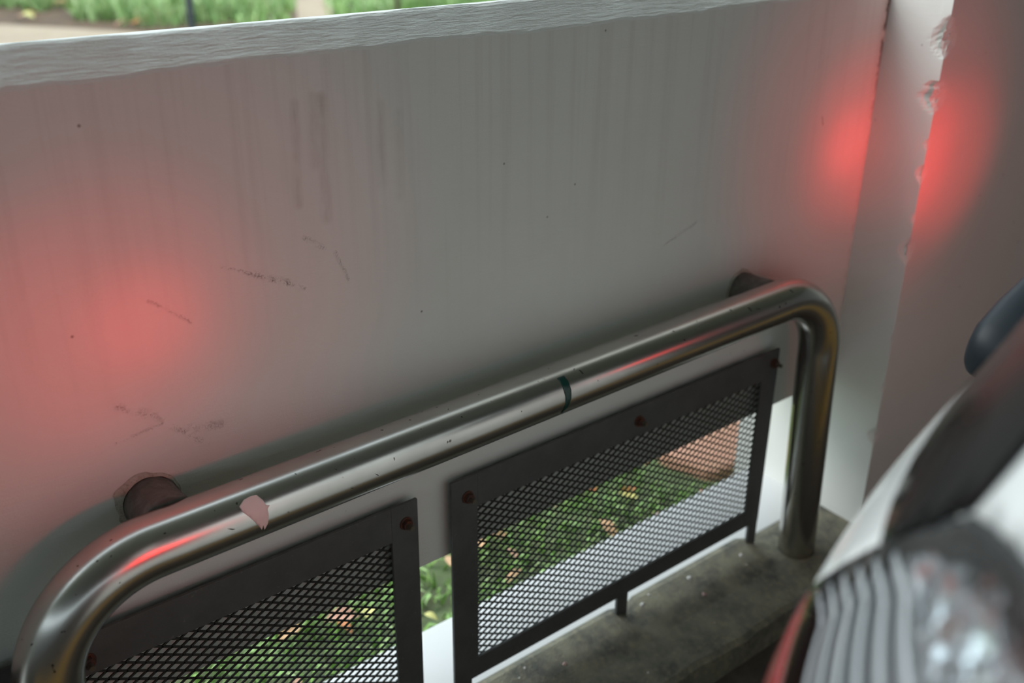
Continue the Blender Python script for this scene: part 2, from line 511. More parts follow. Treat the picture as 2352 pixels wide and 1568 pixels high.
v, f = sweep(RP, RR, 64)
adopt(pymesh('tube', v, f, m_steel, smooth=True), rail)
for x, z in ((0.289, -0.647), (1.296, -0.641)):
    # stub flares slightly where it is welded on
    v, f = sweep([(x, 0.03, z), (x, -0.005, z), (x, -0.03, z), (x, -0.05, z), (x, -0.06, z)], [0.0305, 0.0305, 0.0308, 0.033, 0.034], 40)
    st = adopt(pymesh('wall_stub', v, f, m_stub, smooth=True), rail)
    st['label'] = 'short dull brown-grey stub fixing the rail to the wall'
tag(rail, 'bent stainless steel tube guard rail fixed in front of the wall', 'guard rail')

def tube_patch(name, outline, mat, parent, x_ref, lift=0.0007):
    """a skin lying on the straight run of the rail; outline in (x, angle) with angle from horizontal towards -y, up positive"""
    zc = lambda x: -0.649 + (x - 0.263) / (1.299 - 0.263) * 0.012
    pts = [Vector(p) for p in outline]
    x0, x1 = min(p.x for p in pts), max(p.x for p in pts)
    a0, a1 = min(p.y for p in pts), max(p.y for p in pts)
    n = len(pts)
    k = 0.035
    extra = [Vector((x0 + (x1 - x0) * (i + .5) / 8, a0 + (a1 - a0) * (j + .5) / 14)) for i in range(8) for j in range(14)]
    def inside(p):
        c = False
        for i in range(n):
            a, b = pts[i], pts[i - 1]
            if (a.y > p.y) != (b.y > p.y) and p.x < (b.x - a.x) * (p.y - a.y) / (b.y - a.y) + a.x:
                c = not c
        return c
    allp = [Vector((p.x / k, p.y)) for p in pts] + [Vector((p.x / k, p.y)) for p in extra if inside(p)]
    vs, es, fs, _, _, _ = delaunay_2d_cdt(allp, [(i, (i + 1) % n) for i in range(n)], [], 1, 1e-5)
    V, r = [], RR + lift
    for p in vs:
        x = p.x * k
        V.append((x, RY - r * math.cos(p.y), zc(x) + r * math.sin(p.y)))
    o = adopt(pymesh(name, V, fs, mat, smooth=True), parent)
    bm = bmesh.new(); bm.from_mesh(o.data); bmesh.ops.recalc_face_normals(bm, faces=bm.faces[:]); bm.to_mesh(o.data); bm.free()
    so = o.modifiers.new('thickness', 'SOLIDIFY'); so.thickness = 0.0007; so.offset = 0
    return o
D2 = math.radians
sp = tube_patch('paint_splash', [(0.3560, D2(52)), (0.3490, D2(44)), (0.3505, D2(33)), (0.3560, D2(20)), (0.3610, D2(6)), (0.3655, D2(-8)), (0.3672, D2(-14)), (0.3690, D2(-4)), (0.3705, D2(-17)),
                                 (0.3745, D2(-4)), (0.3765, D2(10)), (0.3770, D2(22)), (0.3805, D2(27)), (0.3765, D2(30)), (0.3750, D2(40)), (0.3710, D2(52)), (0.3690, D2(53)), (0.3640, D2(54))], m_splash, rail, 0)
sp['label'] = 'pinkish white splash of dried paint'
tp = tube_patch('tape_strip', [(0.8035, D2(56)), (0.8145, D2(56)), (0.8165, D2(40)), (0.8165, D2(22)), (0.8150, D2(2)), (0.8110, D2(-18)), (0.8045, D2(-33)), (0.8028, D2(-32)), (0.8052, D2(-15)), (0.8060, D2(5)), (0.8050, D2(30))], m_tape, rail, 0)
tp['label'] = 'narrow dark green strip of tape'
for k, (x, a, l, w) in enumerate([(0.842, 50, 12, 0.0012), (1.188, 45, 12, 0.0016), (1.203, 38, 5, 0.003), (1.292, 50, 12, 0.0016), (0.330, 12, 6, 0.003), (0.512, 5, 6, 0.0016), (0.478, -2, 4, 0.0016)]):
    tube_patch('scratch', [(x, D2(a + l / 2)), (x + w, D2(a + l / 2 - 2)), (x + w * 2.6, D2(a - l / 2)), (x + w * 1.4, D2(a - l / 2 + 1))], m_seal, rail, 0, 0.0003)

# torn paint round the stub holes, part of the wall
def torn(x, z, r0, seed, gaps):
    rr = random.Random(seed)
    V, F = [], []
    N = 60
    for k in range(N):
        a = 2 * math.pi * k / N
        w = gaps(a)
        n1 = math.sin(3 * a + seed) + 0.7 * math.sin(7 * a + 2 * seed) + 0.4 * math.sin(13 * a)
        q0 = r0 + 0.0005 + 0.0006 * n1
        q1 = r0 + 0.0022 + w * (1 + 0.35 * n1) * rr.uniform(0.92, 1.08)
        V += [(x + q0 * math.cos(a), -0.0026, z + q0 * math.sin(a)), (x + q1 * math.cos(a), -0.0006, z + q1 * math.sin(a)), (x + q0 * math.cos(a), 0.01, z + q0 * math.sin(a))]
    for k in range(N):
        j = (k + 1) % N
        F += [(3 * k, 3 * k + 1, 3 * j + 1, 3 * j), (3 * k, 3 * j, 3 * j + 2, 3 * k + 2)]
    o = pymesh('torn_paint', V, F, m_flake, wall)
    o['label'] = 'ragged edge of torn paint round the rail stub'
    return o
torn(0.289, -0.647, 0.0312, 1, lambda a: 0.0015 + 0.006 * max(0, math.cos(a - 2.6)) ** 1.2)
torn(1.296, -0.641, 0.0312, 2, lambda a: 0.0012 + 0.002 * max(0, math.cos(a - 2.0)))

# ------------------------------------------------------------------ mesh panels
LW, SW = 0.0216, 0.0122
def mesh_sheet(x0, x1, z0, z1, y, parent):
    V, F = [], []
    th, hw = 0.0011, 0.00115
    def bar(p, q, w):
        d = (q - p).normalized(); nrm = Vector((-d.z, 0, d.x))
        b = len(V)
        for e in (p, q):
            for sx, sy in ((-1, -1), (1, -1), (1, 1), (-1, 1)):
                c = e + nrm * (w * sx); V.append((c.x, y + th * sy, c.z))
        F.extend([(b, b + 1, b + 2, b + 3), (b + 7, b + 6, b + 5, b + 4)] + [(b + k, b + 4 + k, b + 4 + (k + 1) % 4, b + (k + 1) % 4) for k in range(4)])
    sl = SW / LW
    for sgn in (1, -1):
        # lines z = sgn*sl*(x-x0) + c, spaced SW apart
        c = z0 - (sl * (x1 - x0) if sgn > 0 else 0)
        cmax = z1 + (sl * (x1 - x0) if sgn < 0 else 0)
        i = 0
        while c + i * SW < cmax:
            cc = c + i * SW; i += 1
            ts = sorted([(z0 - cc) / (sgn * sl), (z1 - cc) / (sgn * sl)])
            a, b2 = max(0, ts[0]), min(x1 - x0, ts[1])
            if b2 - a > 0.002:
                bar(Vector((x0 + a, 0, cc + sgn * sl * a)), Vector((x0 + b2, 0, cc + sgn * sl * b2)), hw)
    # bonds where the strands meet: short flat lozenges
    nx = int((x1 - x0) / (LW / 2)); nz = int((z1 - z0) / (SW / 2))
    off = (z0 - sl * (x1 - x0))
    for i in range(1, nx):
        for s in range(-2, nz + 2):
            x = x0 + i * LW / 2
            # intersection of rising line k with falling line m: keep lattice parity
            zz = z0 + s * SW / 2
            r1 = (zz - sl * (x - x0) - (z0 - sl * (x1 - x0))) / SW
            r2 = (zz + sl * (x - x0) - z0) / SW
            if abs(r1 - round(r1)) < 0.05 and abs(r2 - round(r2)) < 0.05 and z0 < zz < z1:
                b = len(V)
                for yy in (y - th * 1.3, y + th * 1.3):
                    V.extend([(x - 0.0045, yy, zz), (x, yy, zz + 0.0020), (x + 0.0045, yy, zz), (x, yy, zz - 0.0020)])
                F.extend([(b, b + 1, b + 2, b + 3), (b + 7, b + 6, b + 5, b + 4)] + [(b + k, b + 4 + k, b + 4 + (k + 1) % 4, b + (k + 1) % 4) for k in range(4)])
    o = adopt(pymesh('expanded_mesh', V, F, m_mesh), parent)
    o['kind'] = 'stuff'
    return o

def bolt(x, z, parent):
    bm = bmesh.new()
    def cyl(r, y0, y1, n, rot=0.0):
        m4 = Matrix.Translation((x, (y0 + y1) / 2, z)) @ Matrix.Rotation(math.pi / 2, 4, 'X') @ Matrix.Rotation(rot, 4, 'Z')
        bmesh.ops.create_cone(bm, cap_ends=True, segments=n, radius1=r, radius2=r, depth=abs(y1 - y0), matrix=m4)
    cyl(0.0095, -0.0215, -0.0232, 20)
    cyl(0.0074, -0.0232, -0.0295, 6, random.uniform(0, 1))
    b = adopt(bmobj('bolt', bm, m_rust), parent)
    b['label'] = 'rusty hexagonal bolt'
    bm = bmesh.new()
    cyl(0.0036, -0.0295, -0.0385, 12)
    t = bmobj('thread_end', bm, m_thread)
    t.parent = b
    return b

def panel(xl, xr, label, bolts, tabs):
    zt, zb = -0.772, -1.139
    e = empty('mesh_panel', ((xl + xr) / 2, -0.018, -1.17))
    lb, rb, tb, bb = 0.045, 0.042, 0.054, 0.037
    y0, y1 = -0.0215, -0.0165
    for (a, b, c, d, w) in ((xl, xl + lb, zb, zt, 0), (xr - rb, xr, zb, zt, 0), (xl + lb, xr - rb, zt - tb, zt, 0), (xl + lb, xr - rb, zb, zb + bb, 0)):
        o = adopt(box('frame_bar', a, b, y0, y1, c, d, m_panel, bev=0.0008), e)
    mesh_sheet(xl + lb - 0.012, xr - rb + 0.012, zb + bb - 0.012, zt - tb + 0.012, -0.0146, e)
    for x in tabs:
        bm = bmesh.new()
        add_box(bm, x, x + 0.026, y0, y1, -1.200, zb + 0.002, 0.0006)
        adopt(bmobj('foot_tab', bm, m_panel), e)
    for x, z in bolts:
        b = adopt(bolt(x, z, e), e)
    # stand-off washers between frame and wall
    for x, z in bolts:
        bm = bmesh.new()
        bmesh.ops.create_cone(bm, cap_ends=True, segments=14, radius1=0.008, radius2=0.008, depth=0.0165,
                              matrix=Matrix.Translation((x, -0.00825, z)) @ Matrix.Rotation(math.pi / 2, 4, 'X'))
        adopt(bmobj('spacer', bm, m_rust), e)
    return tag(e, label, 'mesh panel')
panel(0.684, 1.400, 'dark grey framed expanded-metal panel beside the chipped column', [(0.711, -0.803), (1.049, -0.798), (1.386, -0.797)], [1.026, 1.373, 0.690])
panel(-0.090, 0.628, 'dark grey framed expanded-metal panel under the paint splash on the rail', [(0.608, -0.803), (0.187, -0.805), (-0.066, -0.803)], [0.315, -0.086, 0.602])

# ------------------------------------------------------------------ car (reversed towards the wall)
ZK = np.array([-1.0, -.75, -.55, -.40, -.25, -.05, .12, .2])
YR = np.array([-0.5767, -0.6042, -0.6312, -0.6511, -0.7191, -0.7934, -0.8727, -0.952])
AW = np.array([.80, .82, .82, .81, .79, .74, .66, .58])
CL, CN = 0.507, 2.258
def herm(v, z):
    m = np.gradient(v, ZK)
    i = int(np.clip(np.searchsorted(ZK, z) - 1, 0, len(ZK) - 2))
    h = ZK[i + 1] - ZK[i]; t = (z - ZK[i]) / h
    return (2*t**3-3*t**2+1)*v[i]+(t**3-2*t**2+t)*h*m[i]+(-2*t**3+3*t**2)*v[i+1]+(t**3-t**2)*h*m[i+1]
def csurf(t, z):
    yr, a = herm(YR, z), herm(AW, z)
    c, s = math.cos(t), math.sin(t)
    return Vector((CAR_X - a * math.copysign(abs(c) ** (2 / CN), c), yr - CL + CL * abs(s) ** (2 / CN), z))
def cnorm(t, z):
    e = 0.004
    t = min(max(t, 0.02), math.pi - 0.02)
    du = csurf(t + e, z) - csurf(t - e, z)
    dv = csurf(t, min(z + e, .2)) - csurf(t, z - e)
    n = du.cross(dv).normalized()
    ref = csurf(t, z) - Vector((CAR_X, -1.6, -0.3))
    return n if n.dot(ref) > 0 else -n
def car_patch(name, outline, offset, mat, parent, step=0.02, thick=0.003, relief=None, mirror=False):
    """a piece of the car's skin given by an outline in (t, z); follows the curved rear corner"""
    pts = [Vector(p) for p in outline]
    n = len(pts)
    dense = []
    for i in range(n):
        a, b = pts[i], pts[(i + 1) % n]
        k = max(1, int((b - a).length / step))
        dense += [a.lerp(b, j / k) for j in range(k)]
    pts = dense; n = len(pts)
    arr = np.array([tuple(p) for p in pts]); arp = np.roll(arr, 1, 0)
    dy = np.where(arp[:, 1] == arr[:, 1], 1e-12, arp[:, 1] - arr[:, 1])
    def inside(p):
        m = (arr[:, 1] > p.y) != (arp[:, 1] > p.y)
        return bool(np.count_nonzero(m & (p.x < (arp[:, 0] - arr[:, 0]) * (p.y - arr[:, 1]) / dy + arr[:, 0])) % 2)
    def dist(p):
        return float(np.sqrt(((arr - (p.x, p.y)) ** 2).sum(1).min()))
    a0, a1 = min(p.x for p in pts), max(p.x for p in pts)
    b0, b1 = min(p.y for p in pts), max(p.y for p in pts)
    ex = []
    x = a0 + step / 2
    while x < a1:
        y = b0 + step / 2
        while y < b1:
            p = Vector((x, y))
            if inside(p) and dist(p) > step * 0.45:
                ex.append(p)
            y += step
        x += step
    vs, es, fs, _, _, _ = delaunay_2d_cdt(pts + ex, [(i, (i + 1) % n) for i in range(n)], [], 1, 1e-6)
    V = []
    for p in vs:
        t = math.pi - p.x if mirror else p.x
        q = offset + (relief(p.x, p.y) if relief else 0)
        V.append(csurf(t, p.y) + cnorm(t, p.y) * q)
    o = pymesh(name, V, fs, mat, smooth=True)
    # face outwards
    me = o.data
    me.update()
    ctr = Vector((CAR_X, -1.6, -0.3))
    if sum(pl.normal.dot(pl.center - ctr) for pl in me.polygons) < 0:
        me.flip_normals()
    so = o.modifiers.new('thickness', 'SOLIDIFY'); so.thickness = thick; so.offset = 1.0 if thick > 0 else 0
    adopt(o, parent)
    return o

def poly_inside(pts, p):
    c = False
    for i in range(len(pts)):
        a, b = pts[i], pts[i - 1]
        if (a[1] > p[1]) != (b[1] > p[1]) and p[0] < (b[0] - a[0]) * (p[1] - a[1]) / (b[1] - a[1]) + a[0]:
            c = not c
    return c
lamp_top = [(0.50, -0.255), (0.56, -0.226), (0.64, -0.217), (0.718, -0.221), (0.780, -0.233), (0.815, -0.243), (0.86, -0.274), (0.902, -0.308), (0.938, -0.346), (0.965, -0.378)]
def lamp_outline():
    return [(t, z) for t, z in lamp_top] + [(0.99, -0.40), (1.005, -0.48), (1.005, -0.60), (0.96, -0.695), (0.80, -0.725), (0.60, -0.70), (0.49, -0.60), (0.465, -0.42), (0.485, -0.30)]
car = empty('car', (CAR_X, -2.4, FLOOR))
tag(car, 'white hatchback reversed towards the wall with its tail lights on', 'car')
def build_body():
    V, F = [], []
    zs = np.linspace(-1.0, .2, 121)
    NT_, NS = 200, 8
    rows = []
    lamp_zone = lamp_outline()
    YF = lambda z: -4.15 + (0.0 if z < -0.45 else (1.05 * min(1.0, (z + 0.45) / 0.2) if z < -0.25 else 1.05 + (z + 0.25) * 1.9))
    for z in zs:
        ring = []
        for t in np.linspace(0, math.pi, NT_ + 1):
            q = csurf(t, z)
            tt = min(t, math.pi - t)
            if tt < 1.1 and -0.75 < z < -0.2 and poly_inside(lamp_zone, (tt, z)):
                q = q - cnorm(t, z) * 0.03      # the lamp sits in a recess of the shell
            ring.append(q)
        l, r = ring[0], ring[-1]
        yf, a = YF(z), herm(AW, z)
        for y in np.linspace(r.y, yf + 0.35, NS)[1:]:
            ring.append(Vector((r.x, y, z)))
        for t in np.linspace(0, math.pi, 17)[1:-1]:
            ring.append(Vector((CAR_X + a * math.cos(t) * 1.0, yf + 0.35 - 0.35 * math.sin(t) ** 0.8, z)))
        for y in np.linspace(yf + 0.35, l.y, NS)[:-1]:
            ring.append(Vector((l.x, y, z)))
        rows.append(ring)
    n = len(rows[0])
    # rounded roof
    cx, cy = CAR_X, -1.9
    for k, s in ((0.80, .235), (0.5, .255), (0.2, .262)):
        rows.append([Vector((cx + (p.x - cx) * k, cy + (p.y - cy) * k, s)) for p in rows[len(zs) - 1]])
    for r in rows: V += r
    for i in range(len(rows) - 1):
        for k in range(n):
            F.append((i * n + k, i * n + (k + 1) % n, (i + 1) * n + (k + 1) % n, (i + 1) * n + k))
    F.append(tuple(range(n))); F.append(tuple(range((len(rows) - 1) * n, len(rows) * n)))
    bm = bmesh.new()
    me = bpy.data.meshes.new('body_shell')
    me.from_pydata(V, [], F)
    bm.from_mesh(me)
    bmesh.ops.recalc_face_normals(bm, faces=bm.faces[:])
    bm.to_mesh(me); bm.free()
    o = link('body_shell', me, m_carw, smooth=True)
    return adopt(o, car)
body = build_body()
GB = 0.822
half = [(GB, -0.238), (0.853, -0.262), (0.905, -0.306), (0.97, -0.307), (1.04, -0.303), (1.12, -0.292), (1.20, -0.272), (1.32, -0.252), (1.45, -0.243)]
glass_out = half + [(math.pi / 2, -0.240)] + [(math.pi - t, z) for t, z in reversed(half)] + [
             (math.pi - 0.835, -0.05), (math.pi - 0.88, 0.06), (math.pi - 1.0, 0.10), (math.pi / 2, 0.11), (1.0, 0.10), (0.88, 0.06), (0.835, -0.05)]
rw = car_patch('rear_window', glass_out, 0.0008, m_glassb, car, step=0.03, thick=0.0012)
rw['label'] = 'glossy black rear window'

def tail_lamp(mirror):
    edge = [Vector(p) for p in lamp_outline()]
    def cup(t, z):
        p = Vector((t, z)); d = 9
        for k in range(len(edge)):
            a, b = edge[k], edge[(k + 1) % len(edge)]
            u = max(0, min(1, (p - a).dot(b - a) / (b - a).length_squared))
            d = min(d, (p - a - (b - a) * u).length)
        return -0.0165 * max(0, min(1, (d - 0.0015) / 0.030))
    big = [(t + (0.006 if t > 0.85 else (-0.008 if t < 0.5 else 0.0)), z + (0.0045 if z > -0.39 else (-0.008 if z < -0.6 else 0))) for t, z in lamp_outline()]
    lamp = car_patch('tail_lamp', big, 0.0015, m_seal, car, thick=0.001, mirror=mirror, step=0.009, relief=cup)
    lamp['label'] = 'wrap-round tail lamp with a clear upper and a red lower lens'
    red = [(0.968, -0.384), (0.985, -0.42), (1.0, -0.50), (0.995, -0.59), (0.95, -0.685), (0.80, -0.715), (0.61, -0.69), (0.505, -0.59), (0.48, -0.45), (0.482, -0.382)]
    r = car_patch('red_lens', red, 0.000, m_red, car, thick=0.002, mirror=mirror, step=0.03)
    r.parent = lamp; r.matrix_parent_inverse = lamp.matrix_world.inverted()
    glow = [(0.56, -0.50), (0.60, -0.485), (0.92, -0.485), (0.96, -0.50), (0.96, -0.525), (0.92, -0.54), (0.60, -0.54), (0.56, -0.525)]
    g = car_patch('lit_bulb_area', glow, 0.003, m_bulb, car, thick=0.001, mirror=mirror, step=0.03)
    # silvered reflector with upright ribs behind the clear lens
    clr = lamp_top + [(0.965, -0.381), (0.48, -0.381), (0.485, -0.32)]
    def depth(t, z):
        return cup(t, z) * 0.6
    def facets(t, z):
        q = (-z * 0.95 + 0.22 * t) / 0.024
        r = (t * 0.9 + z * 0.4) / 0.070
        saw = 0.0085 * (q - math.floor(q)) + 0.0025 * abs(math.sin(math.pi * r))
        k = min(1.0, -cup(t, z) / 0.010)
        return depth(t, z) + (saw - 0.002) * k * 0.75
    ZR = -0.287
    upper = [p for p in lamp_top if p[1] > ZR] + [(0.878, ZR), (0.485, ZR)]
    lower = [(0.483, ZR), (0.880, ZR)] + [p for p in lamp_top if p[1] < ZR and p[0] > 0.8] + [(0.965, -0.381), (0.48, -0.381)]
    rf = car_patch('reflector', upper, -0.0005, m_refl, car, thick=0.0004, mirror=mirror, step=0.0042, relief=facets)
    rg = car_patch('ribbed_reflector', lower, -0.0005, m_satin, car, thick=0.0004, mirror=mirror, step=0.011, relief=depth)
    rg.parent = lamp
    # pale ribs running round the lamp across the satin part
    for k in range(6):
        zc = -0.3735 + 0.0158 * k
        te = float(np.interp(-zc, [-p[1] for p in lamp_top[5:]], [p[0] for p in lamp_top[5:]])) - 0.012
        tt = np.linspace(0.50, te, 14)
        strip = [(t, zc - 0.0016) for t in tt] + [(t, zc + 0.0020) for t in tt[::-1]]
        rb = car_patch('reflector_rib', strip, 0.0012, m_rib, car, thick=0.0012, mirror=mirror, step=0.012, relief=depth)
        rb.parent = lamp
    cl = car_patch('clear_lens', clr, 0.0025, m_clear, car, thick=0.0, mirror=mirror, step=0.02)
    cl.modifiers.clear()
    for c in (g, rf, cl):
        c.parent = lamp
    return lamp
for mir in (False, True):
    tail_lamp(mir)
    sx = -1 if mir else 1
    pos = Vector((TAIL_POS[0] if not mir else 2 * CAR_X - TAIL_POS[0], TAIL_POS[1], TAIL_POS[2]))
    for pw, aim, ang, bl in TAIL_BEAMS:
        l = bpy.data.lights.new('tail_beam', 'SPOT')
        l.energy = pw * (1.6 if mir else 1.0); l.color = (1.0, 0.03, 0.03)
        l.spot_size = math.radians(ang); l.spot_blend = bl
        l.shadow_soft_size = 0.03
        lo = bpy.data.objects.new('tail_beam', l)
        COL.objects.link(lo)
        a = Vector((aim[0] if not mir else 2 * CAR_X - aim[0], aim[1], aim[2]))
        lo.rotation_euler = (a - pos).to_track_quat('-Z', 'Y').to_euler()
        lo.location = pos
        adopt(lo, car)

# wiper: a rounded pivot cover with a seam, then the slim arm and blade
def rounded_bar(pts, wid, thk, n=24, e=3.2):
    pts = [Vector(p) for p in pts]
    V, F = [], []
    for i, p in enumerate(pts):
        d = (pts[min(i + 1, len(pts) - 1)] - pts[max(i - 1, 0)]).normalized()
        yax = Vector((0, 1, 0.25)); yax = (yax - d * yax.dot(d)).normalized()
        s = d.cross(yax)
        for k in range(n):
            a = 2 * math.pi * k / n
            c, q = math.cos(a), math.sin(a)
            V.append(p + s * wid[i] * math.copysign(abs(c) ** (2 / e), c) + yax * thk[i] * math.copysign(abs(q) ** (2 / e), q))
    for i in range(len(pts) - 1):
        for k in range(n):
            F.append((i * n + k, i * n + (k + 1) % n, (i + 1) * n + (k + 1) % n, (i + 1) * n + k))
    F.append(tuple(reversed(range(n)))); F.append(tuple(range((len(pts) - 1) * n, len(pts) * n)))
    return V, F
A = Vector((0.912, -0.588, -0.437)); B = Vector((1.030, -0.594, -0.388))
ks = [0, 0.03, 0.09, 0.2, 0.45, 0.8, 1.0]
v, f = rounded_bar([A.lerp(B, k) for k in ks], [0.012, 0.022, 0.030, 0.036, 0.041, 0.043, 0.043], [0.006, 0.013, 0.019, 0.023, 0.025, 0.025, 0.024])
wc = adopt(pymesh('wiper_cover', v, f, m_wiper, smooth=True), car)
wc['label'] = 'dark blue-grey wiper pivot cover'
B2 = A.lerp(B, 1.04); C2 = A.lerp(B, 1.5) + Vector((0.03, -0.02, 0)); D2v = Vector((1.30, -0.665, -0.20))
v, f = rounded_bar([B2, A.lerp(B, 1.2), C2, C2.lerp(D2v, 0.5), D2v], [0.042, 0.040, 0.028, 0.012, 0.008], [0.023, 0.021, 0.016, 0.009, 0.006])
adopt(pymesh('wiper_arm', v, f, m_wiper2, smooth=True), car)
v, f = sweep([(0.945, -0.67, -0.40), A.lerp(B, 0.45)], 0.02, 16)
adopt(pymesh('wiper_pivot', v, f, m_wiper2, smooth=True), car)
for sx in (-1, 1):
    for yy in (-1.45, -3.55):
        bm = bmesh.new()
        m4 = Matrix.Translation((CAR_X + sx * 0.72, yy, FLOOR + 0.30)) @ Matrix.Rotation(math.pi / 2, 4, 'Y')
        bmesh.ops.create_cone(bm, cap_ends=True, segments=40, radius1=0.30, radius2=0.30, depth=0.19, matrix=m4)
        wo = adopt(bmobj('wheel', bm, m_tyre), car)
        bm = bmesh.new()
        m4 = Matrix.Translation((CAR_X + sx * 0.805, yy, FLOOR + 0.30)) @ Matrix.Rotation(math.pi / 2, 4, 'Y')
        bmesh.ops.create_cone(bm, cap_ends=True, segments=32, radius1=0.20, radius2=0.20, depth=0.03, matrix=m4)
        r = bmobj('wheel_rim', bm, m_hub)
        r.parent = wo

# ------------------------------------------------------------------ garden outside
tag(box('ground_lawn', -14, 26, 0.166, 30, GND - 0.2, GND, m_ground), 'damp green ground of the garden outside', kind='structure')
def flat_poly(name, pts, z, h, mat):
    n = len(pts)
    V = [(x, y, z) for x, y in pts] + [(x, y, z - h) for x, y in pts]
    F = [tuple(range(n)), tuple(range(2 * n - 1, n - 1, -1))] + [(k, k + n, (k + 1) % n + n, (k + 1) % n) for k in range(n)]
    o = pymesh(name, V, F, mat)
    bm = bmesh.new(); bm.from_mesh(o.data); bmesh.ops.recalc_face_normals(bm, faces=bm.faces[:]); bm.to_mesh(o.data); bm.free()
    return o
gs = 1.38 / 1.3
tag(flat_poly('garden_path', [(-8, 17.5), (0.6, 12.2), (2.42, 9.55), (3.09, 8.57), (3.5, 7.9), (3.3, 6.9), (2.6, 6.4), (-2, 5.6), (-8, 9)], GND + 0.02, 0.1, m_path), 'pale concrete path curving through the garden', kind='structure')
tag(flat_poly('planting_bed', [(-4, 18), (0.6, 12.3), (2.45, 9.58), (3.12, 8.60), (3.55, 7.9), (5.6, 7.0), (5.2, 9.5), (6.0, 14), (4, 20)], GND + 0.012, 0.05, m_soil), 'bare brown soil of the planting bed', kind='structure')
tag(flat_poly('gravel_path', [(4.5, 7.7), (4.75, 7.55), (9.2, 15.4), (8.6, 15.8)], GND + 0.015, 0.05, m_path), 'pale gravel walk across the far lawn', kind='structure')
tag(flat_poly('garden_path', [(6.3, 9.0), (12, 8.4), (14, 10), (7.0, 10.2)], GND + 0.02, 0.05, m_path), 'pale concrete walk beside the brown post', kind='structure')

def blades(name, pos, hts, wid, mat, lean=0.5, label='', cat='grass', segs=2):
    V, F = [], []
    n = len(pos)
    ang = RNG.uniform(0, 2 * math.pi, n); la = RNG.uniform(0, 2 * math.pi, n); ll = RNG.uniform(0.1, lean, n)
    for i in range(n):
        x, y, z = pos[i]; h = hts[i]; w = wid * (0.6 + 0.8 * random.random())
        cx, cy = math.cos(ang[i]) * w, math.sin(ang[i]) * w
        lx, ly = math.cos(la[i]) * ll[i] * h, math.sin(la[i]) * ll[i] * h
        b = len(V)
        V += [(x - cx, y - cy, z - 0.005), (x + cx, y + cy, z - 0.005),
              (x + lx * .35 + cx * .9, y + ly * .35 + cy * .9, z + h * .55), (x + lx * .35 - cx * .9, y + ly * .35 - cy * .9, z + h * .55), (x + lx, y + ly, z + h * (1 - 0.35 * ll[i]))]
        F += [(b, b + 1, b + 2, b + 3), (b + 3, b + 2, b + 4)]
    o = pymesh(name, V, F, mat)
    return tag(o, label, cat, kind='stuff')
N = 16000
P = np.stack([RNG.uniform(-0.9, 3.2, N), 0.19 + RNG.uniform(0, 1, N) ** 1.4 * 1.8, np.full(N, GND)], 1)
keep = ((P[:, 0] - 1.86) / 0.26) ** 2 + ((P[:, 1] - 0.45) / 0.14) ** 2 > 1
P = P[keep]
blades('lawn_grass', P, RNG.uniform(0.015, 0.055, len(P)), 0.0042, m_grass, 1.3, 'short green grass on the ground just behind the gap')
# clumps beyond the parapet
cl = []
for k in range(260):
    x = RNG.uniform(1.0, 7.2); y = RNG.uniform(7.6, 15)
    # keep off the path
    if y < 9.9 - (x - 2.2) * 1.45 + 0.75 + 0.8 * RNG.uniform(): continue
    if abs((x - 4.95) * 0.878 - (y - 8.3) * 0.478) < 0.45: continue
    m = RNG.integers(60, 140)
    r = RNG.uniform(0.12, 0.4)
    a = RNG.uniform(0, 2 * math.pi, m); q = np.sqrt(RNG.uniform(0, 1, m)) * r
    cl.append(np.stack([x + q * np.cos(a), y + q * np.sin(a), np.full(m, GND + 0.01)], 1))
P2 = np.concatenate(cl)
blades('bed_grass', P2, RNG.uniform(0.10, 0.34, len(P2)), 0.013, m_grass2, 1.0, 'loose bright green grass clumps in the planting bed')
P3 = np.stack([RNG.uniform(3.2, 14, 15000), RNG.uniform(7.4, 18, 15000), np.full(15000, GND + 0.01)], 1)
kp = ~((P3[:, 0] > 6.2) & (P3[:, 1] > 8.2) & (P3[:, 1] < 10.2)) & ~((P3[:, 0] > 4.0) & (P3[:, 0] < 12) & (np.abs((P3[:, 0] - 4.95) * 0.878 - (P3[:, 1] - 8.3) * 0.478) < 0.16)) & (P3[:, 1] > 11.0 - (P3[:, 0] - 2.2) * 1.45)
P3 = P3[kp]
blades('far_grass', P3, RNG.uniform(0.05, 0.20, len(P3)), 0.014, m_grass, 1.2, 'dense green grass of the far lawn')

